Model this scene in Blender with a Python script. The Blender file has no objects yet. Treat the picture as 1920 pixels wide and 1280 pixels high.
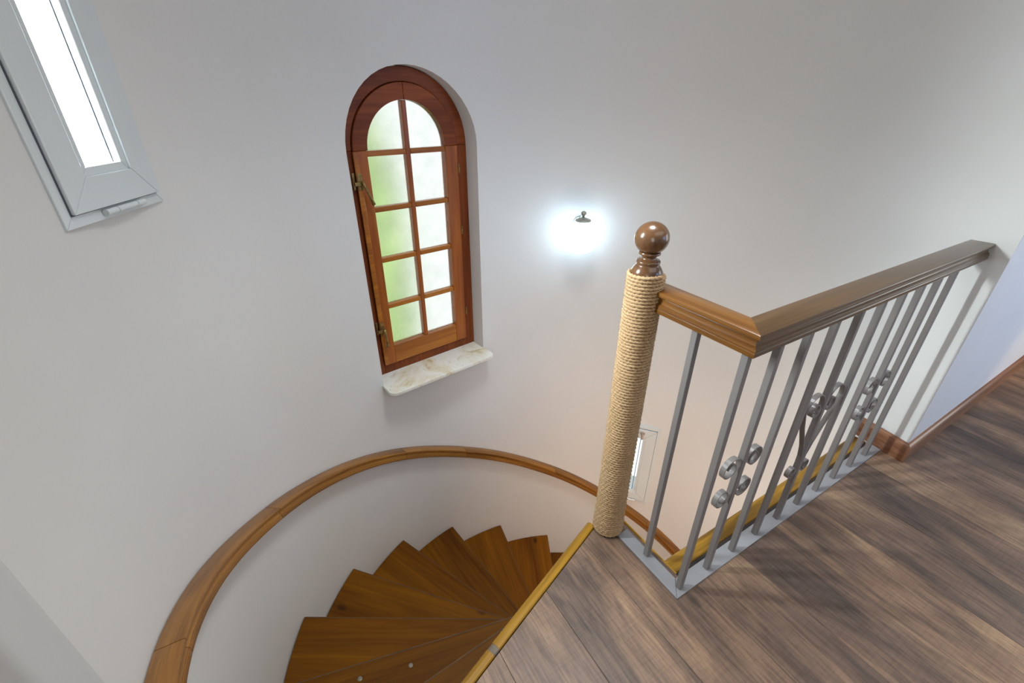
import bpy, bmesh, math, random
import numpy as np
from mathutils import Vector, Matrix

random.seed(7)
S = 0.85                       # the whole model is drawn at 1/S size and scaled at the end
COL = bpy.context.scene.collection
SC = bpy.context.scene
R0 = math.radians

# ------------------------------------------------------------------ camera
def camera():
    cd = bpy.data.cameras.new('camera'); cam = bpy.data.objects.new('camera', cd); COL.objects.link(cam)
    pitch, roll, yaw = R0(28.4), R0(-0.2), R0(31.0)
    fwd = Vector((0, math.cos(pitch), -math.sin(pitch))); right = Vector((1, 0, 0)); down = fwd.cross(right)
    r2 = math.cos(roll) * right + math.sin(roll) * down
    d2 = -math.sin(roll) * right + math.cos(roll) * down
    Z = Matrix.Rotation(-yaw, 3, 'Z')         # the long railing runs along +X
    r2, d2, f2 = Z @ r2, Z @ d2, Z @ fwd
    m = Matrix((( r2.x, -d2.x, -f2.x, 0), (r2.y, -d2.y, -f2.y, 0), (r2.z, -d2.z, -f2.z, 0), (0, 0, 0, 1)))
    m.translation = Vector((0, 0, 1.45 * S))
    cam.matrix_world = m
    cd.sensor_width = 36; cd.lens = 832 / 1920 * 36; cd.clip_start = 0.02
    SC.camera = cam
camera()

# ------------------------------------------------------------------ world, lights, exposure
SC.view_settings.view_transform = 'Standard'; SC.view_settings.look = 'None'
SC.view_settings.gamma = 1; SC.view_settings.exposure = 0.12; SC.view_settings.use_curve_mapping = False
w = bpy.data.worlds.new('world'); SC.world = w; w.use_nodes = True
bg = w.node_tree.nodes['Background']; bg.inputs[0].default_value = (0.95, 0.98, 1.0, 1); bg.inputs[1].default_value = 1.3

def area(name, loc, target, size, power, color):
    ld = bpy.data.lights.new(name, 'AREA'); ld.shape = 'RECTANGLE'
    ld.size, ld.size_y = size[0] * S, size[1] * S; ld.energy = power; ld.color = color
    o = bpy.data.objects.new(name, ld); COL.objects.link(o)
    o.location = Vector(loc) * S
    o.rotation_euler = (Vector(target) - Vector(loc)).to_track_quat('-Z', 'Y').to_euler()
    return o
LIGHTS = dict(
    ceil_well=area('overhead_fill_well', (0.8, 0.9, 2.68), (0.8, 0.9, 0), (1.3, 1.3), 2.5, (1.0, 0.98, 0.95)),  # unseen overhead fill, added for ambient light in the well
    ceil_land=area('overhead_fill_landing', (1.4, -1.0, 2.68), (1.4, -1.0, 0), (2.4, 1.4), 10, (1.0, 0.97, 0.93)),  # ambient fill added above the landing, out of view
    room=area('room_fill_right', (4.9, -1.0, 1.25), (-0.2, 0.9, 0.8), (1.6, 1.8), 17, (0.97, 1.0, 0.98)),  # invented source on the right, added to brighten the left wall
    back=area('room_fill_left', (-1.5, -1.6, 1.3), (2.2, 0.9, 0.5), (1.3, 1.5), 15, (0.88, 0.95, 1.0)),  # unseen fill added from the left for the railing and right wall
    day=area('daylight_from_landing_window', (3.3, -2.1, 1.45), (3.0, 0.4, 0.8), (1.3, 1.3), 8, (0.24, 0.48, 1.0)),
    slit=area('daylight_outside_slit_window', (0.995 + 1.95 * math.cos(R0(151)), 0.843 + 1.95 * math.sin(R0(151)), 1.95),
              (1.1, 0.45, 0.3), (0.5, 0.9), 330, (0.95, 0.98, 1.0)),
    lower=area('stairwell_fill_below', (1.0, 0.25, -0.95), (2.1, 1.5, -1.3), (0.6, 0.6), 12, (1.0, 0.74, 0.56)),  # warm fill added out of sight, lifts the wall behind the railing
)
LIGHTS['day'].data.spread = R0(95)
def spot(name, loc, target, power, color, ang, blend, rad=0.1):
    ld = bpy.data.lights.new(name, 'SPOT'); ld.energy = power; ld.color = color; ld.spot_size = R0(ang)
    ld.spot_blend = blend; ld.shadow_soft_size = rad * S
    o = bpy.data.objects.new(name, ld); COL.objects.link(o); o.location = Vector(loc) * S
    o.rotation_euler = (Vector(target) - Vector(loc)).to_track_quat('-Z', 'Y').to_euler()
spot('down_fill_well', (0.9, 0.95, 2.66), (0.9, 0.96, 0), 92, (0.90, 0.97, 1.0), 104, 1.0, 0.3)  # spot added to brighten the lower walls, no fixture there
spot('warm_hall_lamp', (4.5, -0.7, 2.2), (3.95, 0.4, 0.2), 70, (1.0, 0.76, 0.48), 34, 0.5)

# ------------------------------------------------------------------ materials
def mat_new(name):
    m = bpy.data.materials.new(name); m.use_nodes = True
    nt = m.node_tree; b = nt.nodes['Principled BSDF']
    return m, nt, b
def N(nt, t, **kw):
    n = nt.nodes.new(t)
    for k, v in kw.items():
        if k in n.inputs: n.inputs[k].default_value = v
        else: setattr(n, k, v)
    return n
def ramp(nt, fac, stops):
    r = nt.nodes.new('ShaderNodeValToRGB'); e = r.color_ramp.elements
    while len(e) < len(stops): e.new(0.5)
    for el, (p, c) in zip(e, stops):
        el.position = p; el.color = (*c, 1) if len(c) == 3 else c
    nt.links.new(fac, r.inputs[0]); return r.outputs[0]
def coords(nt, kind, scale, rand=False):
    tc = nt.nodes.new('ShaderNodeTexCoord'); mp = nt.nodes.new('ShaderNodeMapping')
    nt.links.new(tc.outputs[kind], mp.inputs[0]); mp.inputs['Scale'].default_value = scale
    if rand:
        oi = nt.nodes.new('ShaderNodeObjectInfo'); mu = nt.nodes.new('ShaderNodeMath'); mu.operation = 'MULTIPLY'
        mu.inputs[1].default_value = 37.0; nt.links.new(oi.outputs['Random'], mu.inputs[0])
        cb = nt.nodes.new('ShaderNodeCombineXYZ')
        for i in range(3): nt.links.new(mu.outputs[0], cb.inputs[i])
        nt.links.new(cb.outputs[0], mp.inputs['Location'])
    return mp.outputs[0]
def mix(nt, a, b, fac, mode='MIX'):
    m = nt.nodes.new('ShaderNodeMix'); m.data_type = 'RGBA'; m.blend_type = mode
    if isinstance(fac, float): m.inputs[0].default_value = fac
    else: nt.links.new(fac, m.inputs[0])
    for s, v in ((6, a), (7, b)):
        if isinstance(v, tuple): m.inputs[s].default_value = (*v, 1)
        else: nt.links.new(v, m.inputs[s])
    return m.outputs[2]

def wood(name, dark, light, axis=0, kind='Object', rough=0.35, knots=0.0, rand=True, fine=1.0, coat=0.0, knotcol=(0.02, 0.008, 0.003), bump=0.1, var=0.0, spec=0.5):
    m, nt, b = mat_new(name)
    sc = [9.0 * fine] * 3; sc[axis] = 0.8 * fine
    v = coords(nt, kind, sc, rand)
    n1 = N(nt, 'ShaderNodeTexNoise', Scale=1.6, Detail=6.0, Roughness=0.62, Distortion=0.6)
    nt.links.new(v, n1.inputs['Vector'])
    sc2 = [70.0 * fine] * 3; sc2[axis] = 2.0 * fine
    v2 = coords(nt, kind, sc2, rand)
    n2 = N(nt, 'ShaderNodeTexNoise', Scale=1.5, Detail=3.0, Roughness=0.6)
    nt.links.new(v2, n2.inputs['Vector'])
    mid = tuple((a + c) / 2 for a, c in zip(dark, light))
    c1 = ramp(nt, n1.outputs[0], [(0.32, dark), (0.5, mid), (0.68, light)])
    c2 = ramp(nt, n2.outputs[0], [(0.3, (0.55, 0.5, 0.45)), (0.62, (1, 1, 1))])
    col = mix(nt, c1, c2, 0.55, 'MULTIPLY')
    if knots:
        sk = [5.0] * 3; sk[axis] = 2.6
        v3 = coords(nt, kind, sk, rand)
        vo = N(nt, 'ShaderNodeTexVoronoi', Scale=1.0); nt.links.new(v3, vo.inputs['Vector'])
        k = ramp(nt, vo.outputs['Distance'], [(0.0, (1, 1, 1)), (knots * 0.55, (0.75, 0.75, 0.75)), (knots, (0, 0, 0))])
        col = mix(nt, col, knotcol, k)
    if var:
        oi = nt.nodes.new('ShaderNodeObjectInfo')
        lo, hi = 1 - var, 1 + var * 0.6
        cv = ramp(nt, oi.outputs['Random'], [(0.0, (lo, lo, lo)), (1.0, (hi, hi * .98, hi * .96))])
        col = mix(nt, col, cv, 1.0, 'MULTIPLY')
    nt.links.new(col, b.inputs['Base Color'])
    b.inputs['Roughness'].default_value = rough
    b.inputs['Specular IOR Level'].default_value = spec
    b.inputs['Coat Weight'].default_value = coat; b.inputs['Coat Roughness'].default_value = 0.12
    bp = nt.nodes.new('ShaderNodeBump'); bp.inputs['Strength'].default_value = bump; bp.inputs['Distance'].default_value = 0.002
    nt.links.new(n2.outputs[0], bp.inputs['Height']); nt.links.new(bp.outputs[0], b.inputs['Normal'])
    return m

def plain(name, col, rough=0.5, metal=0.0, noise=0.0, scale=20.0, bump=0.0, coat=0.0):
    m, nt, b = mat_new(name)
    b.inputs['Roughness'].default_value = rough; b.inputs['Metallic'].default_value = metal
    b.inputs['Coat Weight'].default_value = coat
    v = coords(nt, 'Object', (1, 1, 1))
    n = N(nt, 'ShaderNodeTexNoise', Scale=scale, Detail=4.0, Roughness=0.55); nt.links.new(v, n.inputs['Vector'])
    lo = tuple(c * (1 - noise) for c in col)
    c = ramp(nt, n.outputs[0], [(0.3, lo), (0.7, col)])
    nt.links.new(c, b.inputs['Base Color'])
    if bump:
        bp = nt.nodes.new('ShaderNodeBump'); bp.inputs['Strength'].default_value = bump; bp.inputs['Distance'].default_value = 0.004
        nt.links.new(n.outputs[0], bp.inputs['Height']); nt.links.new(bp.outputs[0], b.inputs['Normal'])
    return m

def plaster():
    m, nt, b = mat_new('painted_plaster')
    v = coords(nt, 'Object', (1, 1, 1))
    n1 = N(nt, 'ShaderNodeTexNoise', Scale=1.1, Detail=4.0, Roughness=0.6, Distortion=0.4)
    nt.links.new(v, n1.inputs['Vector'])
    c = ramp(nt, n1.outputs[0], [(0.3, (0.735, 0.73, 0.715)), (0.7, (0.775, 0.773, 0.762))])
    nt.links.new(c, b.inputs['Base Color']); b.inputs['Roughness'].default_value = 0.55
    b.inputs['Specular IOR Level'].default_value = 0.25
    n2 = N(nt, 'ShaderNodeTexNoise', Scale=16.0, Detail=5.0, Roughness=0.55); nt.links.new(v, n2.inputs['Vector'])
    n3 = N(nt, 'ShaderNodeTexNoise', Scale=170.0, Detail=2.0); nt.links.new(v, n3.inputs['Vector'])
    ad = nt.nodes.new('ShaderNodeMath'); ad.operation = 'MULTIPLY_ADD'; ad.inputs[1].default_value = 0.06
    nt.links.new(n3.outputs[0], ad.inputs[0]); nt.links.new(n2.outputs[0], ad.inputs[2])
    bp = nt.nodes.new('ShaderNodeBump'); bp.inputs['Strength'].default_value = 0.16; bp.inputs['Distance'].default_value = 0.006
    nt.links.new(ad.outputs[0], bp.inputs['Height']); nt.links.new(bp.outputs[0], b.inputs['Normal'])
    return m

def laminate():
    m, nt, b = mat_new('dark_oak_laminate')
    v = coords(nt, 'Object', (5.5, 1.5, 1), True)
    n1 = N(nt, 'ShaderNodeTexNoise', Scale=1.0, Detail=6.0, Roughness=0.62, Distortion=1.0); nt.links.new(v, n1.inputs['Vector'])
    v2 = coords(nt, 'Object', (85, 5.0, 1), True)
    n2 = N(nt, 'ShaderNodeTexNoise', Scale=1.6, Detail=6.0, Roughness=0.7); nt.links.new(v2, n2.inputs['Vector'])
    v4 = coords(nt, 'Object', (10, 160, 1), True)      # saw marks across the board
    n4 = N(nt, 'ShaderNodeTexNoise', Scale=1.0, Detail=2.0, Roughness=0.5); nt.links.new(v4, n4.inputs['Vector'])
    c1 = ramp(nt, n1.outputs[0], [(0.30, (0.082, 0.059, 0.050)), (0.42, (0.165, 0.108, 0.080)), (0.54, (0.272, 0.170, 0.115)), (0.68, (0.42, 0.275, 0.165))])
    c2 = ramp(nt, n2.outputs[0], [(0.34, (0.36, 0.34, 0.33)), (0.58, (1.0, 1.0, 1.0))])
    c4 = ramp(nt, n4.outputs[0], [(0.35, (0.72, 0.70, 0.68)), (0.55, (1, 1, 1))])
    col = mix(nt, c1, c2, 0.75, 'MULTIPLY'); col = mix(nt, col, c4, 0.32, 'MULTIPLY')
    v3 = coords(nt, 'Object', (6, 2.6, 1), True)
    vo = N(nt, 'ShaderNodeTexVoronoi', Scale=1.0); nt.links.new(v3, vo.inputs['Vector'])
    k = ramp(nt, vo.outputs['Distance'], [(0.0, (0.9, 0.9, 0.9)), (0.05, (0.5, 0.5, 0.5)), (0.085, (0, 0, 0))])
    col = mix(nt, col, (0.03, 0.022, 0.02), k)
    oi = nt.nodes.new('ShaderNodeObjectInfo')
    cv = ramp(nt, oi.outputs['Random'], [(0.0, (0.90, 0.90, 0.92)), (0.5, (1.0, 0.98, 0.96)), (1.0, (1.08, 1.06, 1.02))])
    col = mix(nt, col, cv, 1.0, 'MULTIPLY')
    nt.links.new(col, b.inputs['Base Color']); b.inputs['Roughness'].default_value = 0.42
    bp = nt.nodes.new('ShaderNodeBump'); bp.inputs['Strength'].default_value = 0.12; bp.inputs['Distance'].default_value = 0.001
    nt.links.new(n2.outputs[0], bp.inputs['Height']); nt.links.new(bp.outputs[0], b.inputs['Normal'])
    return m

def marble():
    m, nt, b = mat_new('cream_marble')
    v = coords(nt, 'Object', (1, 1, 1))
    n = N(nt, 'ShaderNodeTexNoise', Scale=5.0, Detail=8.0, Roughness=0.68, Distortion=1.6); nt.links.new(v, n.inputs['Vector'])
    c = ramp(nt, n.outputs[0], [(0.30, (0.56, 0.42, 0.20)), (0.40, (0.78, 0.72, 0.56)), (0.54, (0.87, 0.86, 0.79)), (0.8, (0.82, 0.81, 0.75))])
    n2 = N(nt, 'ShaderNodeTexNoise', Scale=26.0, Detail=4.0, Distortion=1.0); nt.links.new(v, n2.inputs['Vector'])
    c2 = ramp(nt, n2.outputs[0], [(0.28, (0.62, 0.54, 0.40)), (0.4, (1, 1, 1))])
    nt.links.new(mix(nt, c, c2, 0.6, 'MULTIPLY'), b.inputs['Base Color']); b.inputs['Roughness'].default_value = 0.3
    return m

def rope_mat():
    m, nt, b = mat_new('sisal_rope')
    v = coords(nt, 'Object', (1, 1, 1))
    n = N(nt, 'ShaderNodeTexNoise', Scale=230.0, Detail=3.0, Roughness=0.7); nt.links.new(v, n.inputs['Vector'])
    n2 = N(nt, 'ShaderNodeTexNoise', Scale=9.0, Detail=3.0); nt.links.new(v, n2.inputs['Vector'])
    c = ramp(nt, n.outputs[0], [(0.3, (0.34, 0.20, 0.095)), (0.5, (0.53, 0.345, 0.18)), (0.72, (0.72, 0.52, 0.31))])
    c2 = ramp(nt, n2.outputs[0], [(0.3, (0.86, 0.84, 0.80)), (0.7, (1, 1, 1))])
    nt.links.new(mix(nt, c, c2, 0.8, 'MULTIPLY'), b.inputs['Base Color']); b.inputs['Roughness'].default_value = 0.85
    bp = nt.nodes.new('ShaderNodeBump'); bp.inputs['Strength'].default_value = 0.35; bp.inputs['Distance'].default_value = 0.001
    nt.links.new(n.outputs[0], bp.inputs['Height']); nt.links.new(bp.outputs[0], b.inputs['Normal'])
    return m

def glass_frosted():
    m, nt, b = mat_new('patterned_glass')
    b.inputs['Transmission Weight'].default_value = 1
    b.inputs['Roughness'].default_value = 0.42; b.inputs['IOR'].default_value = 1.2
    v = coords(nt, 'Object', (1, 1, 1))
    n = N(nt, 'ShaderNodeTexNoise', Scale=60.0, Detail=3.0); nt.links.new(v, n.inputs['Vector'])
    nc_ = N(nt, 'ShaderNodeTexNoise', Scale=14.0, Detail=5.0, Roughness=0.7); nt.links.new(v, nc_.inputs['Vector'])
    nt.links.new(ramp(nt, nc_.outputs[0], [(0.3, (0.67, 0.70, 0.67)), (0.7, (0.80, 0.81, 0.78))]), b.inputs['Base Color'])
    bp = nt.nodes.new('ShaderNodeBump'); bp.inputs['Strength'].default_value = 0.5; bp.inputs['Distance'].default_value = 0.003
    nt.links.new(n.outputs[0], bp.inputs['Height']); nt.links.new(bp.outputs[0], b.inputs['Normal'])
    return m
def glass_clear():                           # thin window glass: clear with a faint reflection
    m, nt, b = mat_new('clear_glass'); nt.nodes.remove(b)
    out = next(n for n in nt.nodes if n.type == 'OUTPUT_MATERIAL')
    t = N(nt, 'ShaderNodeBsdfTransparent', Color=(0.97, 0.99, 0.99, 1)); g_ = N(nt, 'ShaderNodeBsdfGlossy', Roughness=0.02)
    lw_ = N(nt, 'ShaderNodeLayerWeight', Blend=0.12); fr_ = nt.nodes.new('ShaderNodeMath'); fr_.operation = 'MULTIPLY'; fr_.inputs[1].default_value = 0.3; nt.links.new(lw_.outputs['Facing'], fr_.inputs[0]); n = N(nt, 'ShaderNodeTexNoise', Scale=3.0)
    bp = nt.nodes.new('ShaderNodeBump'); bp.inputs['Strength'].default_value = 0.01
    nt.links.new(n.outputs[0], bp.inputs['Height']); nt.links.new(bp.outputs[0], g_.inputs['Normal'])
    mx = nt.nodes.new('ShaderNodeMixShader'); nt.links.new(fr_.outputs[0], mx.inputs[0])
    nt.links.new(t.outputs[0], mx.inputs[1]); nt.links.new(g_.outputs[0], mx.inputs[2]); nt.links.new(mx.outputs[0], out.inputs['Surface'])
    return m
def globe_mat():
    m, nt, b = mat_new('lit_opal_glass')
    b.inputs['Base Color'].default_value = (0.95, 0.97, 1, 1)
    b.inputs['Emission Color'].default_value = (0.60, 0.82, 1.0, 1); b.inputs['Emission Strength'].default_value = 6.0
    return m
def leaf_mat():
    m, nt, b = mat_new('garden_leaf')
    v = coords(nt, 'Object', (1, 1, 1))
    n = N(nt, 'ShaderNodeTexNoise', Scale=2.0, Detail=4.0); nt.links.new(v, n.inputs['Vector'])
    c = ramp(nt, n.outputs[0], [(0.3, (0.36, 0.52, 0.14)), (0.7, (0.62, 0.78, 0.34))])
    nt.links.new(c, b.inputs['Base Color']); b.inputs['Roughness'].default_value = 0.6
    return m

M = dict(
    plaster=plaster(), laminate=laminate(), marble=marble(), rope=rope_mat(),
    glass=glass_clear(), frost=glass_frosted(), globe=globe_mat(), leaf=leaf_mat(),
    rail=wood('varnished_handrail', (0.16, 0.055, 0.005), (0.46, 0.20, 0.025), 0, 'UV', 0.32, 0.0, True, 1.0, 0.15, var=0.06),
    rail_long=wood('handrail_reflect_tone', (0.062, 0.028, 0.007), (0.140, 0.071, 0.021), 0, 'UV', 0.32, 0.0, True, 1.0, 0.35, var=0.02, spec=0.5),  # same varnish as the short length, browned to include its grey reflections
    rail_short=wood('handrail_lit_tone', (0.115, 0.039, 0.004), (0.26, 0.105, 0.012), 0, 'UV', 0.28, 0.0, True, 1.0, 0.45, var=0.02, spec=0.5),  # same varnish as the long length, more orange for the strong light on it
    beam=wood('mottled_beam', (0.09, 0.042, 0.005), (0.42, 0.22, 0.022), 0, 'UV', 0.4, 0.06, True, 1.6, 0.0, (0.04, 0.018, 0.006), spec=0.3),
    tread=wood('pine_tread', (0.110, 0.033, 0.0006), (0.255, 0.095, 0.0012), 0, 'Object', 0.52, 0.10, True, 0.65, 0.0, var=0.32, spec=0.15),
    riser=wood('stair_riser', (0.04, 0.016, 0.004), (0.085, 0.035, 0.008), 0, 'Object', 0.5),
    nosing=wood('golden_nosing', (0.23, 0.110, 0.006), (0.56, 0.295, 0.022), 0, 'UV', 0.33, 0.05, True, 1.2, 0.1, (0.06, 0.025, 0.01), spec=0.35),
    frame=wood('mahogany_frame', (0.14, 0.030, 0.007), (0.26, 0.066, 0.016), 2, 'Object', 0.40, 0, True, 1, 0.0, spec=0.22),
    head=wood('mahogany_arch', (0.17, 0.038, 0.009), (0.31, 0.080, 0.020), 0, 'Object', 0.40, 0, True, 1, 0.0, spec=0.22),
    sash=wood('orange_sash', (0.26, 0.060, 0.008), (0.46, 0.130, 0.016), 2, 'Object', 0.34, 0, True, 1, 0.08, spec=0.4),
    sash_rail=wood('orange_sash_rail', (0.30, 0.085, 0.008), (0.56, 0.200, 0.020), 0, 'Object', 0.34, 0, True, 1, 0.08, spec=0.4),
    finial=wood('turned_finial', (0.070, 0.029, 0.010), (0.165, 0.076, 0.030), 2, 'Object', 0.24, 0, True, 1, 0.6),
    base=wood('walnut_baseboard', (0.15, 0.056, 0.026), (0.36, 0.160, 0.075), 0, 'Object', 0.35, 0, True, 1, 0.2),
    base_y=wood('walnut_baseboard_end', (0.15, 0.056, 0.026), (0.36, 0.160, 0.075), 1, 'Object', 0.35, 0, True, 1, 0.2),
    metal=plain('grey_enamel', (0.205, 0.185, 0.178), 0.38, 0.0, 0.10, 12, 0.0, 0.08),
    plate=plain('grey_plate_enamel', (0.29, 0.285, 0.295), 0.42, 0.0, 0.12, 14),
    pvc=plain('white_window_plastic', (0.72, 0.775, 0.79), 0.3, 0.0, 0.03, 8, 0, 0.2),
    brass=plain('aged_brass', (0.42, 0.29, 0.10), 0.38, 0.85, 0.5, 60),
    nickel=plain('brushed_nickel', (0.40, 0.40, 0.34), 0.35, 0.3, 0.2, 40),
    screw=plain('screw_steel', (0.30, 0.27, 0.22), 0.45, 0.6, 0.3, 60),
    edge_tone=plain('edge_strip_wood', (0.14, 0.072, 0.022), 0.6, 0, 0.6, 14),
    dark=plain('dark_gap', (0.03, 0.022, 0.018), 0.8, 0, 0.2),
    dark_line=plain('dark_line_grey', (0.10, 0.11, 0.13), 0.7, 0, 0.1),
    beige=plain('beige_handle_plastic', (0.42, 0.34, 0.28), 0.4, 0, 0.1),
    patch=plain('grey_filler', (0.20, 0.15, 0.11), 0.6, 0, 0.3, 60),
    concrete=plain('concrete', (0.35, 0.33, 0.31), 0.8, 0, 0.2),
    tile=plain('floor_tile', (0.42, 0.34, 0.27), 0.35, 0, 0.15),
    door=wood('dark_door', (0.06, 0.025, 0.012), (0.12, 0.05, 0.022), 2),
)

# ------------------------------------------------------------------ helpers
def obj(name, verts, faces, mat, parent=None, smooth=False, uvs=None, bevel=0.0, autosmooth=None, loc=None, rotz=None):
    me = bpy.data.meshes.new(name); me.from_pydata([tuple(v) for v in verts], [], faces)
    if uvs is not None:
        ul = me.uv_layers.new(name='uv'); ul.data.foreach_set('uv', np.asarray(uvs, dtype='f').ravel())
    me.materials.append(mat)
    bm = bmesh.new(); bm.from_mesh(me); bmesh.ops.recalc_face_normals(bm, faces=bm.faces); bm.to_mesh(me); bm.free()
    if smooth: me.polygons.foreach_set('use_smooth', [True] * len(me.polygons))
    o = bpy.data.objects.new(name, me); COL.objects.link(o)
    if parent: o.parent = parent
    if loc is not None: o.location = loc
    if rotz is not None: o.rotation_euler = (0, 0, rotz)
    if bevel:
        b = o.modifiers.new('b', 'BEVEL'); b.width = bevel * S; b.segments = 2; b.limit_method = 'ANGLE'; b.angle_limit = R0(40)
    return o
def empty(name, label=None, cat=None, loc=(0, 0, 0), rotz=0, group=None, kind=None):
    o = bpy.data.objects.new(name, None); COL.objects.link(o); o.location = loc; o.rotation_euler = (0, 0, rotz)
    o.empty_display_size = 0.05
    if label: o['label'] = label
    if cat: o['category'] = cat
    if group: o['group'] = group
    if kind: o['kind'] = kind
    return o
def tag(o, label=None, cat=None, group=None, kind=None):
    for k, v in (('label', label), ('category', cat), ('group', group), ('kind', kind)):
        if v: o[k] = v
    return o
def dup(o, parent=None, loc=None, rotz=None):
    c = o.copy(); COL.objects.link(c)
    if parent: c.parent = parent
    if loc is not None: c.location = loc
    if rotz is not None: c.rotation_euler = (0, 0, rotz)
    return c
def box(x0, x1, y0, y1, z0, z1):
    v = [(x, y, z) for z in (z0, z1) for y in (y0, y1) for x in (x0, x1)]
    f = [(0, 2, 3, 1), (4, 5, 7, 6), (0, 1, 5, 4), (2, 6, 7, 3), (0, 4, 6, 2), (1, 3, 7, 5)]
    return v, f
def join(*parts):
    V, F = [], []
    for v, f in parts:
        n = len(V); V += list(v); F += [tuple(i + n for i in q) for q in f]
    return V, F
def prism(poly, z0, z1):                   # poly in xy
    n = len(poly)
    v = [(x, y, z0) for x, y in poly] + [(x, y, z1) for x, y in poly]
    f = [tuple(range(n))[::-1], tuple(range(n, 2 * n))] + [(i, (i + 1) % n, (i + 1) % n + n, i + n) for i in range(n)]
    return v, f
def lathe(prof, seg=32, cx=0, cy=0):       # prof: (r, z) list
    v, f = [], []
    for r, z in prof:
        for k in range(seg):
            a = 2 * math.pi * k / seg; v.append((cx + r * math.cos(a), cy + r * math.sin(a), z))
    for i in range(len(prof) - 1):
        for k in range(seg):
            k2 = (k + 1) % seg; f.append((i * seg + k, i * seg + k2, (i + 1) * seg + k2, (i + 1) * seg + k))
    f.append(tuple(range(seg))[::-1]); f.append(tuple(range((len(prof) - 1) * seg, len(prof) * seg)))
    return v, f
def tube(pts, r, seg=10, closed=False):
    pts = [Vector(p) for p in pts]; v, f = [], []
    up = Vector((0, 0, 1)); n = len(pts)
    prev = None
    for i, p in enumerate(pts):
        t = (pts[min(i + 1, n - 1)] - pts[max(i - 1, 0)]).normalized()
        a = t.orthogonal().normalized() if prev is None else (prev - t * prev.dot(t)).normalized()
        prev = a; b = t.cross(a); rr = r[i] if isinstance(r, (list, tuple)) else r
        for k in range(seg):
            g = 2 * math.pi * k / seg; v.append(p + a * math.cos(g) * rr + b * math.sin(g) * rr)
    for i in range(n - 1):
        for k in range(seg):
            k2 = (k + 1) % seg; f.append((i * seg + k, i * seg + k2, (i + 1) * seg + k2, (i + 1) * seg + k))
    f.append(tuple(range(seg))[::-1]); f.append(tuple(range((n - 1) * seg, n * seg)))
    return v, f
def loft(rings, us):                        # rings: list of equal-length closed loops; uv = (us[i], perimeter)
    m = len(rings[0]); v = [p for r in rings for p in r]; f = []; uv = []
    per = [0.0]
    for j in range(m): per.append(per[-1] + (Vector(rings[0][(j + 1) % m]) - Vector(rings[0][j])).length)
    for i in range(len(rings) - 1):
        for j in range(m):
            j2 = (j + 1) % m
            f.append((i * m + j, i * m + j2, (i + 1) * m + j2, (i + 1) * m + j))
            uv += [(us[i], per[j]), (us[i], per[j + 1]), (us[i + 1], per[j + 1]), (us[i + 1], per[j])]
    f.append(tuple(range(m))[::-1]); uv += [(us[0], per[j] * .3) for j in range(m)][::-1]
    k = (len(rings) - 1) * m; f.append(tuple(range(k, k + m))); uv += [(us[-1], per[j] * .3) for j in range(m)]
    return v, f, uv

AX, AY, RW = 0.995, 0.843, 1.412           # stair axis and inner radius of the round wall
def cyl(th, r=RW, z=0.0):
    t = R0(th); return (AX + r * math.cos(t), AY + r * math.sin(t), z)

# ------------------------------------------------------------------ round wall with openings
ZB, ZT = -2.9, 2.75
TH0, TH1 = -18.07, 195.0
def frame_at(th):                           # local frame of a window: u to the right seen from inside, n outwards
    t = R0(th); n = Vector((math.cos(t), math.sin(t), 0)); u = Vector((n.y, -n.x, 0))
    return lambda uu, nn, z: (AX + u.x * uu + n.x * nn, AY + u.y * uu + n.y * nn, z)
NS = 213
inner = [cyl(TH0 + (TH1 - TH0) * i / NS) for i in range(NS + 1)]
outer = [cyl(195 - 195 * i / 80, RW + 0.25) for i in range(81)]
foot = [(x, y) for x, y, _ in inner] + [(x, y) for x, y, _ in outer] + [(2.62, 0.56)]
v, f = prism(foot, ZB, ZT)
wall = obj('wall_round', v, f, M['plaster'])
def arch_poly(hw, zb, zs, seg=24):
    p = [(-hw, zb), (hw, zb), (hw, zs)]
    p += [(hw * math.cos(math.pi * k / seg), zs + hw * math.sin(math.pi * k / seg)) for k in range(1, seg)]
    return p + [(-hw, zs)]
def extrude_un(F, poly, n0, n1):
    m = len(poly); v = [F(u, n0, z) for u, z in poly] + [F(u, n1, z) for u, z in poly]
    f = [tuple(range(m)), tuple(range(m, 2 * m))[::-1]] + [(i, i + m, (i + 1) % m + m, (i + 1) % m) for i in range(m)]
    return v, f
FA, FW2, FW3 = frame_at(98.5), frame_at(153.6), frame_at(38.4)
cutters = [obj('cutter', *extrude_un(FA, arch_poly(0.345, 0.03, 1.25), 1.2, 1.9), M['plaster']),
           obj('cutter', *extrude_un(FW2, [(-.16, 1.21), (.16, 1.21), (.16, 1.94), (-.16, 1.94)], 1.2, 1.9), M['plaster']),
           obj('cutter', *extrude_un(FW3, [(-.16, -1.345), (.16, -1.345), (.16, -.615), (-.16, -.615)], 1.2, 1.9), M['plaster'])]
for c in cutters:
    md = wall.modifiers.new('cut', 'BOOLEAN'); md.operation = 'DIFFERENCE'; md.object = c; md.solver = 'EXACT'
dg = bpy.context.evaluated_depsgraph_get()
me2 = bpy.data.meshes.new_from_object(wall.evaluated_get(dg))
wall.modifiers.clear(); wall.data = me2
for c in cutters: bpy.data.objects.remove(c, do_unlink=True)
def soften(me):                             # analytic normals on the curved face
    me.polygons.foreach_set('use_smooth', [True] * len(me.polygons))
    nrm = [None] * len(me.loops)
    for p in me.polygons:
        c = p.center; rad = Vector((c.x - AX, c.y - AY, 0)).normalized(); d = p.normal.dot(rad)
        for li in p.loop_indices:
            if d < -0.985:
                co = me.vertices[me.loops[li].vertex_index].co
                nrm[li] = -Vector((co.x - AX, co.y - AY, 0)).normalized()
            else: nrm[li] = p.normal.copy()
    me.normals_split_custom_set(nrm)
soften(me2)
tag(wall, 'curved white plastered stairwell wall with arched window', kind='structure')

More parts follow.
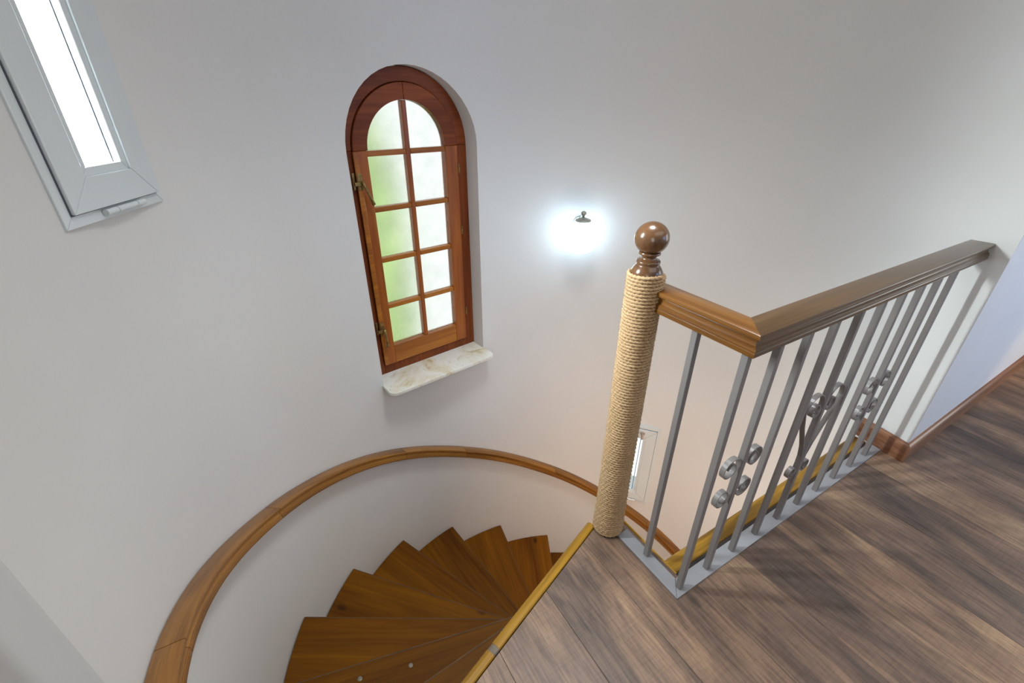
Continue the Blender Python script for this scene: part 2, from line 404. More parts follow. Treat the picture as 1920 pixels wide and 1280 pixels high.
lowr = [cyl(195 + 146.9 * i / 60) for i in range(61)] + [cyl(341.9 - 146.9 * i / 60, RW + 0.2) for i in range(61)]
v, f = prism([(x, y) for x, y, _ in lowr], ZB, -0.26)
tag(obj('wall_lower', v, f, M['plaster']), 'curved stairwell wall below the landing', kind='structure')
v, f = prism([(2.3375, .405), (3.98, .405), (3.98, .56), (2.62, .56)], 0.0, ZT)
tag(obj('wall_right', v, f, M['plaster'], bevel=0.006), 'flat white landing wall right of the railing', kind='structure')
v, f = prism([(-.30, .528), (-1.7, .44), (-1.7, .80), (-.50, .80), (-.405, .64)], -.3, ZT)
tag(obj('wall_left', v, f, M['plaster'], bevel=0.006), 'white wall end at the bottom left corner, beside the handrail', kind='structure')
v, f = box(-1.7, 5.3, -2.4, -2.2, 0.0, ZT)
tag(obj('wall_back', v, f, M['plaster']), kind='structure')
v, f = join(box(5.1, 5.3, -2.2, 1.6, 0.0, ZT), box(-1.8, -1.6, -2.2, .8, 0.0, ZT))
tag(obj('wall_far', v, f, M['plaster']), kind='structure')
v, f = join(box(4.84, 5.1, .405, .56, 0.0, ZT), box(3.98, 4.84, .405, .56, 2.15, ZT))
tag(obj('wall_door_side', v, f, M['plaster']), kind='structure')
v, f = box(-1.8, 5.3, -2.4, 2.7, ZT, ZT + 0.1)
tag(obj('ceiling', v, f, M['plaster']), kind='structure')
v, f = box(-1.2, 3.4, -1.2, 2.8, -2.98, -2.9)
tag(obj('floor_lower', v, f, M['tile']), kind='structure')

# door beyond the landing wall
d1 = empty('door_1', kind='structure', label='dark wooden doorway at the far end of the baseboard')
v, f = join(box(3.98, 4.04, .39, .57, 0.0, 2.15), box(4.78, 4.84, .39, .57, 0.0, 2.15), box(3.98, 4.84, .39, .57, 2.09, 2.15))
obj('door_frame', v, f, M['door'], d1, bevel=.003)
v, f = box(4.045, 4.775, .46, .50, 0.01, 2.085); obj('door_leaf', v, f, M['door'], d1, bevel=.003)

# ------------------------------------------------------------------ landing floor
T_DIR = Vector((math.cos(R0(20.1)), math.sin(R0(20.1))))
def t_line(x, off=0.0):                     # floor side edge of the diagonal nosing
    return 0.605 + (x - 0.248) * math.tan(R0(20.1)) + off
FLOOR = [(-.30, t_line(-.30)), (.885, t_line(.885)), (.93, .855), (.99, .835), (.997, .55), (.997, .532), (2.345, .532), (2.337, .405), (3.98, .405), (3.98, .46), (4.8, .46), (4.8, .405),
         (5.1, .405), (5.1, -2.2), (-1.6, -2.2), (-1.6, .44), (-.305, .52)]
v, f = prism([(x, .549) if abs(y - .532) < 1e-6 else (x, y) for x, y in FLOOR if abs(y - .55) > 1e-6], -0.24, -0.013)
floor = tag(obj('floor', v, f, M['dark']), 'grey brown oak laminate landing floor', kind='structure')
def clip(poly, inside, inter):
    out = []
    for i in range(len(poly)):
        a, b = poly[i - 1], poly[i]
        ia, ib = inside(a), inside(b)
        if ib:
            if not ia: out.append(inter(a, b))
            out.append(b)
        elif ia: out.append(inter(a, b))
    return out
def clip_rect(poly, x0, x1, y0, y1):
    for ax, lim, sgn in ((0, x0, 1), (0, x1, -1), (1, y0, 1), (1, y1, -1)):
        ins = lambda p: (p[ax] - lim) * sgn > 0
        def itr(a, b):
            t = (lim - a[ax]) / (b[ax] - a[ax]); return (a[0] + t * (b[0] - a[0]), a[1] + t * (b[1] - a[1]))
        poly = clip(poly, ins, itr)
        if not poly: return []
    return poly
def parea(p): return abs(sum(p[i - 1][0] * p[i][1] - p[i][0] * p[i - 1][1] for i in range(len(p)))) / 2
g = 0.0005
for i in range(-9, 21):
    x0 = .345 + .2285 * i; x1 = x0 + .2285
    y = -2.2 - 1.4 + 0.15 + ((i * 0.53) % 0.8)
    while y < 1.0:
        p = clip_rect(FLOOR, x0 + g, x1 - g, y + g, y + 2.3 - g); y += 2.3
        q = []
        for a in p:
            if not q or math.dist(a, q[-1]) > 1e-4: q.append(a)
        if len(q) > 2 and math.dist(q[0], q[-1]) < 1e-4: q.pop()
        if len(q) < 3 or parea(q) < 4e-4: continue
        cx = sum(a[0] for a in q) / len(q); cy = sum(a[1] for a in q) / len(q)
        v, f = prism([(a[0] - cx, a[1] - cy) for a in q], -0.013, 0.0)
        obj('plank', v, f, M['laminate'], floor, loc=(cx, cy, 0), bevel=0.0007)

# ------------------------------------------------------------------ nosings
def nosing_strip(name, a, b, width, top, mat, label, h=0.035, ends=True, joint=None, side=1):
    """rounded timber edging from a to b; `side` = which side (left +1) the rounded lip faces"""
    a, b = Vector(a), Vector(b); d = (b - a).normalized(); l = Vector((-d.y, d.x)) * side
    prof = [(0, -h), (0, -.004), (.003, 0)]
    for k in range(7):
        g_ = math.pi / 2 * k / 6; r = min(.016, width * .45)
        prof.append((width - r + r * math.sin(g_), -r + r * math.cos(g_)))
    prof.append((width, -h))
    rings, us = [], []
    L = (b - a).length; n = 6
    for i in range(n + 1):
        c = a + d * L * i / n
        rings.append([(c.x + l.x * w_, c.y + l.y * w_, top + z) for w_, z in prof]); us.append(L * i / n)
    v, f, uv = loft(rings, us)
    return obj(name, v, f, mat, uvs=uv, smooth=False)
a = (-.295, t_line(-.295, .004)); jx = .3275; c = (jx, t_line(jx, .004)); c2 = (jx + .022, t_line(jx + .022, .004)); b = (.885, t_line(.885, .004))
t1 = empty('trim_1', 'golden varnished wood nosing along the diagonal landing edge above the stairs', kind='structure')
o = nosing_strip('nosing_strip', a, c, .034, .002, M['nosing'], None); o.parent = t1
o = nosing_strip('nosing_strip', c2, b, .034, .002, M['nosing'], None); o.parent = t1
o = nosing_strip('joint_filler', c, c2, .033, .001, M['patch'], None); o['label'] = 'grey filled joint'; o.parent = t1
o = nosing_strip('trim_2', (2.352, .549), (1.0, .549), .060, -.010, M['beam'], None, side=-1)
tag(o, 'golden varnished beam edging behind the foot of the long railing', kind='structure')
o = nosing_strip('trim_3', (.9975, .545), (.9975, .83), .010, -.004, M['nosing'], None, side=-1)
tag(o, 'thin wood edging behind the short railing plate', kind='structure')

# ------------------------------------------------------------------ baseboards
def bb_prof():
    return [(0, 0), (-.018, 0), (-.018, .078), (-.015, .088), (-.008, .094), (0, .096)]
def baseboard(name, a, b, mat, nl):        # nl: normal pointing into the room
    rings = []
    for c, ext in ((a, -1), (b, 1)):
        rings.append([(c[0] + nl[0] * -w_ + (ext * 0), c[1] + nl[1] * -w_, z) for w_, z in bb_prof()])
    return rings
bb = bb_prof()
def bb_run(name, p0, p1, nrm, m0, m1, mat, parent=None):
    """m0/m1: how far each end slides along the run per unit of depth (mitre)"""
    p0, p1, nrm = Vector(p0), Vector(p1), Vector(nrm); d = (p1 - p0).normalized()
    rings = []
    for c, m in ((p0, m0), (p1, m1)):
        rings.append([((c + nrm * -w_ + d * (-w_) * m).x, (c + nrm * -w_ + d * (-w_) * m).y, z) for w_, z in bb])
    v, f, uv = loft(rings, [0, (p1 - p0).length])
    return obj(name, v, f, mat, parent)
o = bb_run('baseboard_right', (2.3375, .405), (3.98, .405), (0, -1), -1, 0, M['base'])
tag(o, 'long reddish wood baseboard at the foot of the right wall', kind='structure')
o = bb_run('baseboard_corner', (2.3375, .405), (2.372, .60), (-1, 0), -1, 0, M['base_y'])
tag(o, 'short wood baseboard between the wall corner and the railing plate', kind='structure')

# ------------------------------------------------------------------ staircase
STEP, RISE = 17.14, 0.24
stair = empty('spiral_staircase', 'winding staircase of fanned brown pine treads going down the round stairwell', 'staircase', (AX, AY, -RISE * 12))
def tread_mesh():
    ri, ro = 0.03, RW - 0.004
    a0, a1 = 0.0, R0(STEP + 2.2)
    poly = [(ri * math.cos(a0), ri * math.sin(a0))]
    for k in range(13):
        a_ = a0 + (a1 - a0) * k / 12; poly.append((ro * math.cos(a_), ro * math.sin(a_)))
    poly.append((ri * math.cos(a1), ri * math.sin(a1)))
    return prism(poly, -0.036, 0.0)
def riser_mesh():
    v, f = box(0.03, RW - 0.005, 0.018, 0.036, -RISE, -0.036); return v, f
v, f = tread_mesh(); tr0 = None; ri0 = None; ed0 = None
ev, ef = box(0.05, RW - 0.012, 0.0045, 0.0080, -0.001, 0.0006)  # thin strip in its own brown along the tread's front edge
for k in range(0, 12):                      # k = 0 is the highest tread
    th = R0(183.0 - STEP * k); z = -RISE * (k + 1) + RISE * 12
    ed0 = obj('edge_strip', ev, ef, M['edge_tone'], stair, loc=(0, 0, z), rotz=th) if ed0 is None else dup(ed0, stair, (0, 0, z), th)
    if tr0 is None:
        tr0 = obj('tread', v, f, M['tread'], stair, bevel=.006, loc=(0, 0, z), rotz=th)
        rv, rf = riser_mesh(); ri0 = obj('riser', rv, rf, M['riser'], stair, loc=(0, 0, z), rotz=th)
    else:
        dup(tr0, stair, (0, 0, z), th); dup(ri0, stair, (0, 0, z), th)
# newel core of the stair
v, f = lathe([(.045, 0), (.045, RISE * 12 - .26)], 24); obj('centre_post', v, f, M['riser'], stair)
# screw heads on the second tread
sv, sf = lathe([(.0085, 0), (.0085, .0016), (.006, .0026)], 16)
s0 = None
for x, y in ((.139, .988), (-.042, 1.043)):
    p = (x - AX, y - AY, -RISE * 2 + RISE * 12)
    s0 = obj('screw', sv, sf, M['screw'], stair, loc=p) if s0 is None else dup(s0, stair, p)

# ------------------------------------------------------------------ curved wall handrail
RAILZ = [(14, -1.72), (17.5, -1.676), (27.2, -1.547), (38, -1.418), (48.4, -1.290), (55.7, -1.192), (68.6, -1.026), (81.1, -.852), (93.3, -.686), (105, -.520), (116.1, -.370),
         (127.7, -.226), (133.7, -.158), (141.5, -.066), (150.1, .030), (158.6, .134), (165.5, .220), (172.4, .296), (176.2, .332), (181.6, .379), (187, .415), (191.5, .44)]
def railz(th):
    xs, zs = zip(*RAILZ); return float(np.interp(th, xs, zs))
def smooth_railz(th):
    return sum(railz(min(191.5, max(14, th + d))) * w_ for d, w_ in ((-5, .25), (0, .5), (5, .25)))
def rail_profile(w, h):                     # a: lateral (+ = well side), b: below the top
    half = [(.455, 0), (.49, -.0015), (.5, -.005), (.5, -.010), (.485, -.013), (.425, -.014), (.37, -.019), (.345, -.026), (.37, -.033), (.435, -.036),
            (.435, -.040), (.46, -.041), (.47, -.044), (.46, -.047), (.445, -.048), (.47, -.050), (.47, -.058), (.44, -h)]
    right = [(a_ * w, b_) for a_, b_ in half]
    return right + [(-a_, b_) for a_, b_ in right[::-1]]
wr = empty('wall_handrail', 'curved brown wooden handrail winding down the round white wall', 'handrail', (0, 0, 0))
prof = rail_profile(.062, .062)
def rail_section(t0, t1, n):
    rings, us = [], []
    for i in range(n + 1):
        th = t0 + (t1 - t0) * i / n; z = smooth_railz(th); rc = RW - .033
        rings.append([cyl(th, rc - a_, z + b_) for a_, b_ in prof]); us.append(R0(th) * rc)
    v, f, uv = loft(rings, us); o = obj('rail_section', v, f, M['rail'], wr, uvs=uv, smooth=True)
    o.modifiers.new('e', 'EDGE_SPLIT').split_angle = R0(38)
    return o
cuts = [14, 30, 62, 92, 111, 148.5, 178, 191.5]
for a_, b_ in zip(cuts[:-1], cuts[1:]): rail_section(a_ + .04, b_ - .04, max(8, int((b_ - a_) / 2)))
bk0 = None
for th in (20, 158):
    z = smooth_railz(th) - .066
    v, f = tube([cyl(th, RW + .01, z - .012), cyl(th, RW - .022, z - .012), cyl(th, RW - .033, z - .004), cyl(th, RW - .033, z + .008)], .006, 8)
    obj('bracket', v, f, M['nickel'], wr, smooth=True)

# ------------------------------------------------------------------ metal railing with wooden handrail
rl = empty('stair_railing', 'grey scrolled metal railing with brown wooden handrail and rope-wound newel post on the landing edge', 'railing', (.96, .503, 0))
ox, oy = .96, .503
def rel(vs): return [(x - ox, y - oy, z) for x, y, z in vs]
def robj(name, v, f, mat, **kw): return obj(name, rel(v), f, mat, rl, **kw)
v, f = prism([(.928, .478), (2.325, .478), (2.335, .530), (.980, .530), (.9285, .479)], 0.0, .006)
robj('base_plate', v, f, M['plate'], bevel=.0015)
v, f = prism([(.928, .4795), (.9795, .531), (.979, .765), (.928, .765)], 0.0, .006)
robj('base_plate', v, f, M['plate'], bevel=.0015)
BX = [.966 + .1394 * k for k in range(10)]
v, f = box(-.0095, .0095, -.0095, .0095, .006, .940)
b0 = None
for k, x in enumerate(BX):
    p = (x - ox, .503 - oy, 0)
    b0 = obj('baluster', v, f, M['metal'], rl, bevel=.0018, loc=p) if b0 is None else dup(b0, rl, p)
dup(b0, rl, (.963 - ox, .648 - oy, 0))
def band(pts, wd=.016, th=.004):            # flat iron strip; pts in (x, z), width along y
    P = [Vector((x, z)) for x, z in pts]; rings, us = [], []; L = 0
    for i, p in enumerate(P):
        t = (P[min(i + 1, len(P) - 1)] - P[max(i - 1, 0)]).normalized(); nn = Vector((-t.y, t.x)) * th / 2
        if i: L += (P[i] - P[i - 1]).length
        rings.append([(p.x + nn.x, .503 - wd / 2, p.y + nn.y), (p.x + nn.x, .503 + wd / 2, p.y + nn.y),
                      (p.x - nn.x, .503 + wd / 2, p.y - nn.y), (p.x - nn.x, .503 - wd / 2, p.y - nn.y)]); us.append(L)
    v, f, uv = loft(rings, us); return v, f
def spiral(cx, cz, r0, r1, a0, turns, n=40):
    """from angle a0 (deg), radius r0 shrinking to r1 over `turns` (sign = direction)"""
    out = []
    for i in range(n + 1):
        t = i / n; a_ = R0(a0 + 360 * turns * t); r = r0 + (r1 - r0) * t ** .8
        out.append((cx + r * math.cos(a_), cz + r * math.sin(a_)))
    return out
def c_scroll(xc, side, zt=.500, zb=.382):
    e = side * .0115; r = .045
    up = spiral(xc + e + side * r, zt, r, .016, 180 if side > 0 else 0, -1.45 * side)      # over the top, away from the bar
    dn = spiral(xc + e + side * r, zb, r * .93, .015, 180 if side > 0 else 0, 1.4 * side)
    dn = [(x + side * (r * .93 - r) * 1.0, z) for x, z in dn]
    v, f = band(dn[::-1] + up); return v, f
for bi in (1, 7):
    for s_ in (-1, 1):
        v, f = c_scroll(BX[bi], s_); robj('scroll', v, f, M['metal'], smooth=False)
def heart_half(xc, s_):
    e = s_ * .0115
    pts = spiral(xc + s_ * (.0115 + .030), .272, .030, .012, 180 if s_ > 0 else 0, 1.35 * s_, 34)[::-1]
    stem = [(xc + e, .30), (xc + s_ * .014, .335), (xc + s_ * .030, .385), (xc + s_ * .058, .44), (xc + s_ * .088, .495), (xc + s_ * .109, .545)]
    top = spiral(xc + s_ * .0635, .565, .052, .052, -8 if s_ > 0 else 188, .5 * s_, 16)
    top2 = spiral(xc + s_ * .0455, .552, .034, .014, 180 if s_ > 0 else 0, 1.15 * s_, 30)
    v, f = band(pts + stem + top + top2); return v, f
for s_ in (-1, 1):
    v, f = heart_half(BX[4], s_); robj('heart_scroll', v, f, M['metal'])
# timber handrail, two mitred lengths
W, TOPZ = .074, .995
hp = rail_profile(W, .062)
def hp_ring(fn): return [fn(a_, b_) for a_, b_ in hp]
cxr, cyr = .957, .499
rings = [hp_ring(lambda a_, b_: (cxr + t * (2.352 - cxr) + (1 - t) * (a_ if True else 0), cyr + a_, TOPZ + b_)) for t in (0, .25, .5, .75, 1)]
v, f, uv = loft([[(x, y, z) for x, y, z in r] for r in rings], [0, .36, .72, 1.08, 1.44])
o = robj('handrail', v, f, M['rail_long'], uvs=uv, smooth=True); o.modifiers.new('e', 'EDGE_SPLIT').split_angle = R0(38)
rings = [hp_ring(lambda a_, b_: (cxr + a_, cyr + t * (.80 - cyr) + (1 - t) * (a_), TOPZ + b_)) for t in (0, .5, 1)]
v, f, uv = loft(rings, [2, 2.15, 2.3])
o = robj('handrail', v, f, M['rail_short'], uvs=uv, smooth=True)
o.modifiers.new('e', 'EDGE_SPLIT').split_angle = R0(38)

# ------------------------------------------------------------------ newel post wound with rope
px, py = .925, .815
post = empty('newel_post', 'round newel post wound in tan rope with a dark turned ball finial', loc=(px - ox, py - oy, 0)); post.parent = rl
v, f = lathe([(.0435, 0.001), (.0435, 1.028)], 32); obj('post_core', v, f, M['finial'], post)
def rope():
    pitch, z0, z1, R = .0102, .006, 1.034, .0480
    turns = (z1 - z0) / pitch; ns = int(turns * 108); m = 9
    t = np.linspace(0, turns * 2 * np.pi, ns); z = z0 + (z1 - z0) * np.linspace(0, 1, ns)
    wob = 1 + .006 * np.sin(t * .37 + 1) + .004 * np.sin(t * 1.7)
    bulge = R + .0035 * np.clip((.22 - z) / .22, 0, 1)
    s = t * R
    v = np.zeros((ns, m, 3))
    for k in range(m):
        ph = 2 * np.pi * k / m
        r = .0050 * (1 + .38 * np.cos(3 * ph + s * 2 * np.pi / .0368 * 3))
        rr = bulge * wob + r * np.cos(ph)
        v[:, k, 0] = rr * np.cos(t); v[:, k, 1] = rr * np.sin(t); v[:, k, 2] = z + r * np.sin(ph)
    idx = np.arange(ns * m).reshape(ns, m)
    a_ = idx[:-1]; b_ = idx[1:]
    quads = np.stack([a_, np.roll(a_, -1, 1), np.roll(b_, -1, 1), b_], -1).reshape(-1, 4)
    me = bpy.data.meshes.new('rope_wrap')
    me.vertices.add(ns * m); me.vertices.foreach_set('co', v.ravel())
    nq = len(quads); me.loops.add(nq * 4); me.loops.foreach_set('vertex_index', quads.ravel().astype('i'))
    me.polygons.add(nq); me.polygons.foreach_set('loop_start', np.arange(0, nq * 4, 4, dtype='i'))
    me.update(calc_edges=True); me.validate()
    me.polygons.foreach_set('use_smooth', [True] * nq); me.materials.append(M['rope'])
    o = bpy.data.objects.new('rope_wrap', me); COL.objects.link(o); o.parent = post
    return o
rope()
def fuzz():
    V, F = [], []
    for i in range(900):
        z = (random.random() ** 1.6) * 1.0 + .01; a_ = random.uniform(0, 2 * math.pi); R = .0525 + .0035 * max(0, (.22 - z) / .22)
        L = random.uniform(.006, .017); lift = random.uniform(.001, .0055); dz = random.uniform(-.008, .008)
        n = len(V); ww = .00028
        for j in range(4):
            t = j / 3; r = R + lift * math.sin(t * 2.4); g_ = a_ + L * t / R
            for sgn in (-1, 1): V.append((r * math.cos(g_), r * math.sin(g_), z + dz * t * t + sgn * ww))
        for j in range(3): F.append((n + 2 * j, n + 2 * j + 1, n + 2 * j + 3, n + 2 * j + 2))
    o = obj('rope_fuzz', V, F, M['rope'], post); o['kind'] = 'stuff'
fuzz()
bz = 1.130
ball = [(.0458 * math.sin(a_), bz + .044 * math.cos(a_)) for a_ in [math.pi * (1 - .02 - k / 22 * .98) for k in range(1, 23)]]
fin = [(.041, 1.018), (.0435, 1.030), (.0425, 1.040), (.037, 1.050), (.0325, 1.056), (.031, 1.058), (.0305, 1.061), (.0325, 1.064), (.0325, 1.068), (.030, 1.071),
       (.022, 1.073), (.0195, 1.077), (.0195, 1.081), (.024, 1.085), (.0290, 1.087), (.0300, 1.090), (.0285, 1.093), (.022, 1.0945)]
fin += [p for p in ball if p[1] > 1.0955 and p[0] > .001]
v, f = lathe(fin, 40); o = obj('ball_finial', v, f, M['finial'], post, smooth=True)
o.modifiers.new('e', 'EDGE_SPLIT').split_angle = R0(50)

# ------------------------------------------------------------------ arched window
NA = R0(98.5)
win = empty('window_1', 'tall arched wooden window with frosted panes deep in the curved wall', loc=(AX, AY, 0), rotz=NA - math.pi / 2, kind='structure')
# local frame: +X to the right seen from the room, +Y outwards
def lo(u, n, z): return (-u * -1.0, n, z)
def wobj(name, v, f, mat, parent, **kw): return obj(name, v, f, mat, parent, **kw)
def bar(u0, u1, n0, n1, z0, z1): return box(u0, u1, n0, n1, z0, z1)
def arc_ring(r0, r1, n0, n1, zc, a0=0, a1=180, seg=28):
    v, f = [], []
    for k in range(seg + 1):
        a_ = R0(a0 + (a1 - a0) * k / seg); c_, s_ = math.cos(a_), math.sin(a_)
        for r, n in ((r0, n0), (r1, n0), (r1, n1), (r0, n1)): v.append((r * c_, n, zc + r * s_))
    for k in range(seg):
        for j in range(4):
            j2 = (j + 1) % 4; f.append((k * 4 + j, k * 4 + j2, k * 4 + 4 + j2, k * 4 + 4 + j))
    f.append((0, 1, 2, 3)); f.append(tuple(range(seg * 4, seg * 4 + 4))[::-1])
    return v, f
ZS = 1.247
fr = wobj('frame', *join(bar(-.344, -.283, 1.470, 1.54, .05, ZS), bar(.283, .344, 1.470, 1.54, .05, ZS), bar(-.283, .283, 1.470, 1.54, .05, .105)), M['frame'], win, bevel=.003)
wobj('frame_head', *arc_ring(.283, .344, 1.470, 1.54, ZS + .0008), M['head'], fr, bevel=.003)
wobj('rebate', *join(arc_ring(.262, .290, 1.507, 1.538, ZS), bar(-.290, -.262, 1.507, 1.538, .09, ZS), bar(.262, .290, 1.507, 1.538, .09, ZS), bar(-.262, .262, 1.507, 1.538, .09, .13)), M['frame'], fr)
sa = empty('sash', loc=(0, 0, 0)); sa.parent = win; sa['label'] = 'glazed orange wooden casement with ten panes'
B = .003
wobj('stile', *bar(-.280, -.214, 1.458, 1.505, .108, ZS), M['sash'], sa, bevel=B)
wobj('stile', *bar(.208, .280, 1.458, 1.505, .108, ZS), M['sash'], sa, bevel=B)
wobj('bottom_rail', *bar(-.2135, .2075, 1.459, 1.505, .108, .218), M['sash_rail'], sa, bevel=B)
wobj('arched_head', *join(arc_ring(.209, .280, 1.458, 1.505, ZS + .0006, 0, 89.8), arc_ring(.209, .280, 1.458, 1.505, ZS + .0006, 90.2, 180)), M['head'], sa, bevel=B)
wobj('cover_strip', *bar(-.287, -.262, 1.447, 1.458, .116, ZS - .002), M['sash_rail'], sa, bevel=.0035)
MZ = [1.233, .976, .718, .458]
wobj('muntin', *bar(-.014, .011, 1.462, 1.500, .218, 1.455), M['sash'], sa, bevel=.004)
for z in MZ:
    wobj('muntin', *join(bar(-.214, -.0145, 1.462, 1.500, z - .0125, z + .0125), bar(.0115, .208, 1.462, 1.500, z - .0125, z + .0125)), M['sash_rail'], sa, bevel=.004)
rows = [(.218, MZ[3] - .0125)] + [(MZ[i] + .0125, MZ[i - 1] - .0125) for i in (3, 2, 1)]
for z0, z1 in rows:
    for u0, u1 in ((-.216, -.012), (.009, .210)):
        wobj('pane', *box(u0, u1, 1.484, 1.488, z0 - .003, z1 + .003), M['frost'], sa)
for a0, a1 in ((0, 90), (90, 180)):
    n = 14; pts = [(0, MZ[0] + .010)] ; r = .212
    arc = [(r * math.cos(R0(a0 + (a1 - a0) * k / n)), ZS + r * math.sin(R0(a0 + (a1 - a0) * k / n))) for k in range(n + 1)]
    poly = ([(0.0, MZ[0] + .010), (r, MZ[0] + .010)] + arc) if a0 == 0 else (arc + [(-r, MZ[0] + .010), (0.0, MZ[0] + .010)])
    m = len(poly); v = [(u, 1.484, z) for u, z in poly] + [(u, 1.488, z) for u, z in poly]
    f = [tuple(range(m)), tuple(range(m, 2 * m))[::-1]] + [(i, i + m, (i + 1) % m + m, (i + 1) % m) for i in range(m)]
    wobj('pane', v, f, M['frost'], sa)
# brass fasteners and hinges
def fastener(z, ang, L):
    h = empty('fastener', loc=(0, 0, 0)); h.parent = win; h['label'] = 'brass casement fastener'
    v, f = join(box(-.284, -.262, 1.443, 1.447, z - .045, z + .03), box(-.302, -.289, 1.462, 1.470, z - .045, z + .03))
    wobj('mount_plate', v, f, M['brass'], h, bevel=.002)
    v, f = join(box(-.305, -.262, 1.433, 1.441, z - .022, z - .008), lathe([(.009, 0), (.009, .01)], 12)); v = [(x, y, zz) for x, y, zz in v]
    v2, f2 = box(-.305, -.262, 1.431, 1.443, z - .024, z - .008); wobj('tongue', v2, f2, M['brass'], h, bevel=.002)
    a_ = R0(ang); dx, dz = math.sin(a_), -math.cos(a_)
    P = [(-.270, 1.428, z - .005), (-.270 + dx * L * .3, 1.422, z - .005 + dz * L * .3), (-.270 + dx * L * .7, 1.420, z - .005 + dz * L * .7), (-.270 + dx * L, 1.422, z - .005 + dz * L)]
    v, f = tube(P, [.009, .0065, .006, .0085], 10); wobj('lever', v, f, M['brass'], h, smooth=True)
fastener(1.125, 20, .115)
fastener(.355, 3, .105)
v, f = join(lathe([(.0055, -.024), (.0055, -.009)], 12), lathe([(.0055, -.008), (.0055, .008)], 12), lathe([(.0055, .009), (.0055, .024)], 12))
h0 = None
for z in (1.133, .802, .295):
    h0 = obj('hinge', v, f, M['brass'], win, loc=(.286, 1.459, z), smooth=False) if h0 is None else dup(h0, win, (.286, 1.459, z))
# marble sill, a slab with rounded front corners
pts = [(-.344, 1.50), (-.352, 1.37)]
def corner(cx, cy, r, a0, a1, n=7): return [(cx + r * math.cos(R0(a0 + (a1 - a0) * k / n)), cy + r * math.sin(R0(a0 + (a1 - a0) * k / n))) for k in range(n + 1)]
pts = [(-.343, 1.52)] + [(-.343, 1.372), (-.352, 1.368)] + corner(-.312, 1.288, .040, 180, 270) + corner(.308, 1.284, .040, 270, 360) + [(.349, 1.368), (.343, 1.372), (.343, 1.52)]
v, f = prism(pts, .030, .0505)
wobj('sill', v, f, M['marble'], win, bevel=.003)['label'] = 'cream marble sill with rounded corners and brown veins'

# ------------------------------------------------------------------ white slit windows
def mitre_ring(hu, z0, z1, w_, n0, n1, gap=.0005):
    """four mitred members; outer half width hu"""
    o_ = [(-hu, z0), (hu, z0), (hu, z1), (-hu, z1)]; i_ = [(-hu + w_, z0 + w_), (hu - w_, z0 + w_), (hu - w_, z1 - w_), (-hu + w_, z1 - w_)]
    out = []
    for k in range(4):
        a_, b_, c_, d_ = o_[k], o_[(k + 1) % 4], i_[(k + 1) % 4], i_[k]
        dv = Vector((b_[0] - a_[0], b_[1] - a_[1])).normalized() * gap
        a_ = (a_[0] + dv.x, a_[1] + dv.y); d_ = (d_[0] + dv.x, d_[1] + dv.y); b_ = (b_[0] - dv.x, b_[1] - dv.y); c_ = (c_[0] - dv.x, c_[1] - dv.y)
        q = [a_, b_, c_, d_]
        v = [(u, n0, z) for u, z in q] + [(u, n1, z) for u, z in q]
        f = [(0, 1, 2, 3), (7, 6, 5, 4), (0, 4, 5, 1), (1, 5, 6, 2), (2, 6, 7, 3), (3, 7, 4, 0)]
        out.append((v, f))
    return join(*out)
def slit_window(name, th, zb, label, latch):
    t = R0(th); W_ = empty(name, label, loc=(AX, AY, zb), rotz=t - math.pi / 2, kind='structure')
    H = .748
    obj('frame', *mitre_ring(.170, 0, H, .034, 1.396, 1.45), M['pvc'], W_, bevel=.0015)
    s = empty('sash'); s.parent = W_
    obj('sash_frame', *mitre_ring(.145, .028, H - .028, .070, 1.386, 1.44), M['pvc'], s, bevel=.002)
    obj('dark_line', *mitre_ring(.1475, .0255, H - .0255, .004, 1.3935, 1.3975), M['dark_line'], s)  # dark strip drawn in for the shadow gap around the sash
    obj('glazing_bead', *mitre_ring(.0765, .097, H - .097, .020, 1.391, 1.43), M['pvc'], s, bevel=.002)
    obj('pane', *box(-.058, .058, 1.404, 1.408, .115, H - .115), M['glass'], s)
    obj('pane', *box(-.058, .058, 1.424, 1.428, .115, H - .115), M['glass'], s)
    obj('pane_strip', *join(box(.0390, .0435, 1.3975, 1.4015, .116, H - .116)), M['dark_line'], s)  # thin dark vertical strip in front of the panes
    # bottom hinge barrels
    for u0, u1 in ((-.060, -.024), (-.022, .046), (.048, .078)):
        v, f = tube([(u0, 1.387, .016), (u1, 1.387, .016)], .0075, 12)
        obj('hinge_barrel', v, f, M['pvc'], s, smooth=False)
    if latch:
        v, f = join(box(.030, .062, 1.376, 1.387, H - .066, H - .050), tube([(.046, 1.374, H - .05), (.050, 1.366, H - .10)], .007, 8))
    else:
        v, f = join(box(.030, .062, 1.376, 1.387, H - .066, H - .050), tube([(.046, 1.374, H - .05), (.046, 1.366, H - .10)], .007, 8))
    obj('tilt_handle', v, f, M['beige'], s, bevel=.001)['label'] = 'small beige tilt handle'
    return W_
slit_window('window_2', 153.6, 1.200, 'white plastic slit window high on the left wall', False)
slit_window('window_3', 38.4, -1.352, 'small white slit window low behind the rope-wound post', True)

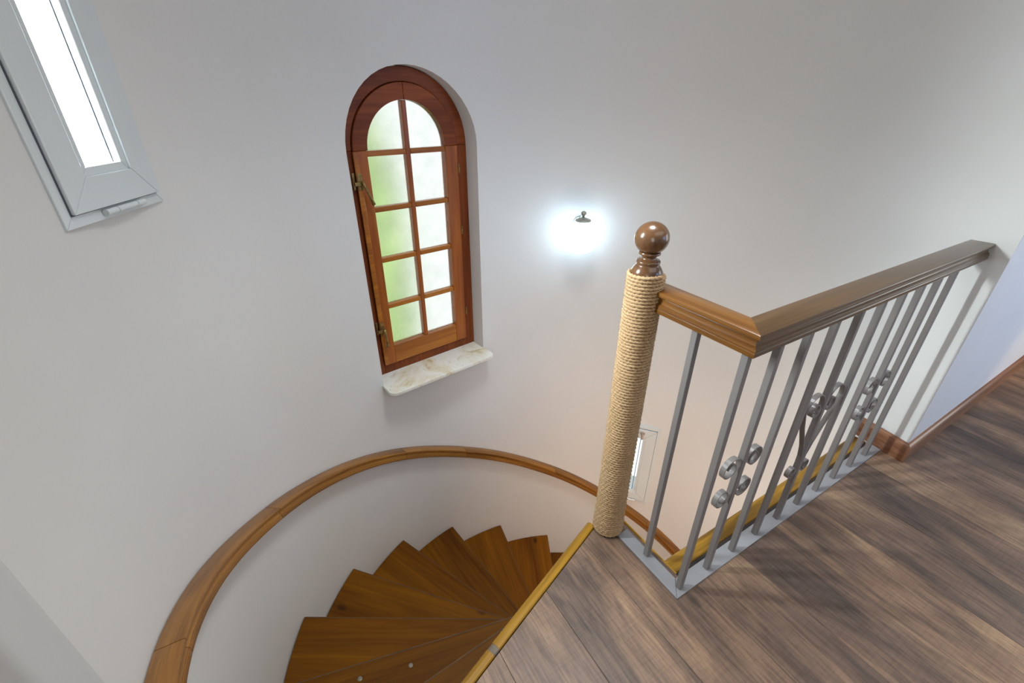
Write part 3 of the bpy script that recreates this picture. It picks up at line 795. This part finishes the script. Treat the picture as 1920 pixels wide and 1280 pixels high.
# ------------------------------------------------------------------ wall lamp
tl = 59.9
lp = empty('wall_lamp', 'lit white glass globe wall lamp on the curved wall', 'lamp', loc=(AX, AY, 0), rotz=R0(tl) - math.pi / 2)
zc, nc, rg = .770, 1.285, .098
gl = [(rg * math.sin(math.pi * k / 24) * (1.0), zc - rg * math.cos(math.pi * k / 24) * .97) for k in range(1, 23)]
v, f = lathe(gl, 40, 0, nc); obj('globe_shade', v, f, M['globe'], lp, smooth=True)['label'] = 'glowing opal glass globe'
v, f = lathe([(.040, zc + .086), (.045, zc + .090), (.043, zc + .097), (.026, zc + .104), (.012, zc + .108)], 28, 0, nc); obj('cap', v, f, M['nickel'], lp, smooth=True)
v, f = lathe([(.006, zc + .106), (.006, zc + .120), (.014, zc + .126), (.016, zc + .134), (.010, zc + .142), (.003, zc + .145)], 20, 0, nc); obj('finial_knob', v, f, M['nickel'], lp, smooth=True)
v, f = tube([(0, nc, zc + .116), (0, nc + .05, zc + .118), (0, nc + .10, zc + .08), (0, 1.41, zc + .05)], .005, 8); obj('arm', v, f, M['nickel'], lp, smooth=True)
v, f = tube([(0, 1.400, zc + .05), (0, 1.418, zc + .05)], .038, 24); obj('wall_plate', v, f, M['nickel'], lp, smooth=False)

# ------------------------------------------------------------------ garden tree outside the arched window
tr = empty('garden_tree', 'leafy green tree outside, blurred behind the arched frosted window', 'tree', (.72, 4.1, ZB))
def blob_leaves(cx, cy, cz, rx, ry, rz, n):
    V, F = [], []
    for i in range(n):
        d = Vector((random.gauss(0, 1), random.gauss(0, 1), random.gauss(0, 1))).normalized() * random.random() ** .33
        p = Vector((cx + d.x * rx, cy + d.y * ry, cz + d.z * rz)); a_ = Vector((random.gauss(0, 1), random.gauss(0, 1), random.gauss(0, 1))).normalized(); b_ = a_.orthogonal().normalized()
        s_ = random.uniform(.05, .09); k = len(V); V += [p - a_ * s_, p + b_ * s_ * .5, p + a_ * s_, p - b_ * s_ * .5]; F.append((k, k + 1, k + 2, k + 3))
    return V, F
v, f = blob_leaves(0, 0, 2.9, .58, .6, 1.9, 3600); o = obj('foliage', v, f, M['leaf'], tr); o['kind'] = 'stuff'
v, f = tube([(0, 0, 0), (.03, 0, 1.5), (0, .03, 3.0)], [.09, .07, .03], 10); obj('trunk', v, f, M['door'], tr, smooth=True)

# ------------------------------------------------------------------ scale the drawn model to real size
for me in set(o.data for o in SC.objects if o.type == 'MESH'):
    me.transform(Matrix.Scale(S, 4))
for o in SC.objects:
    if o.type in ('MESH', 'EMPTY'): o.location = o.location * S
soften(wall.data)
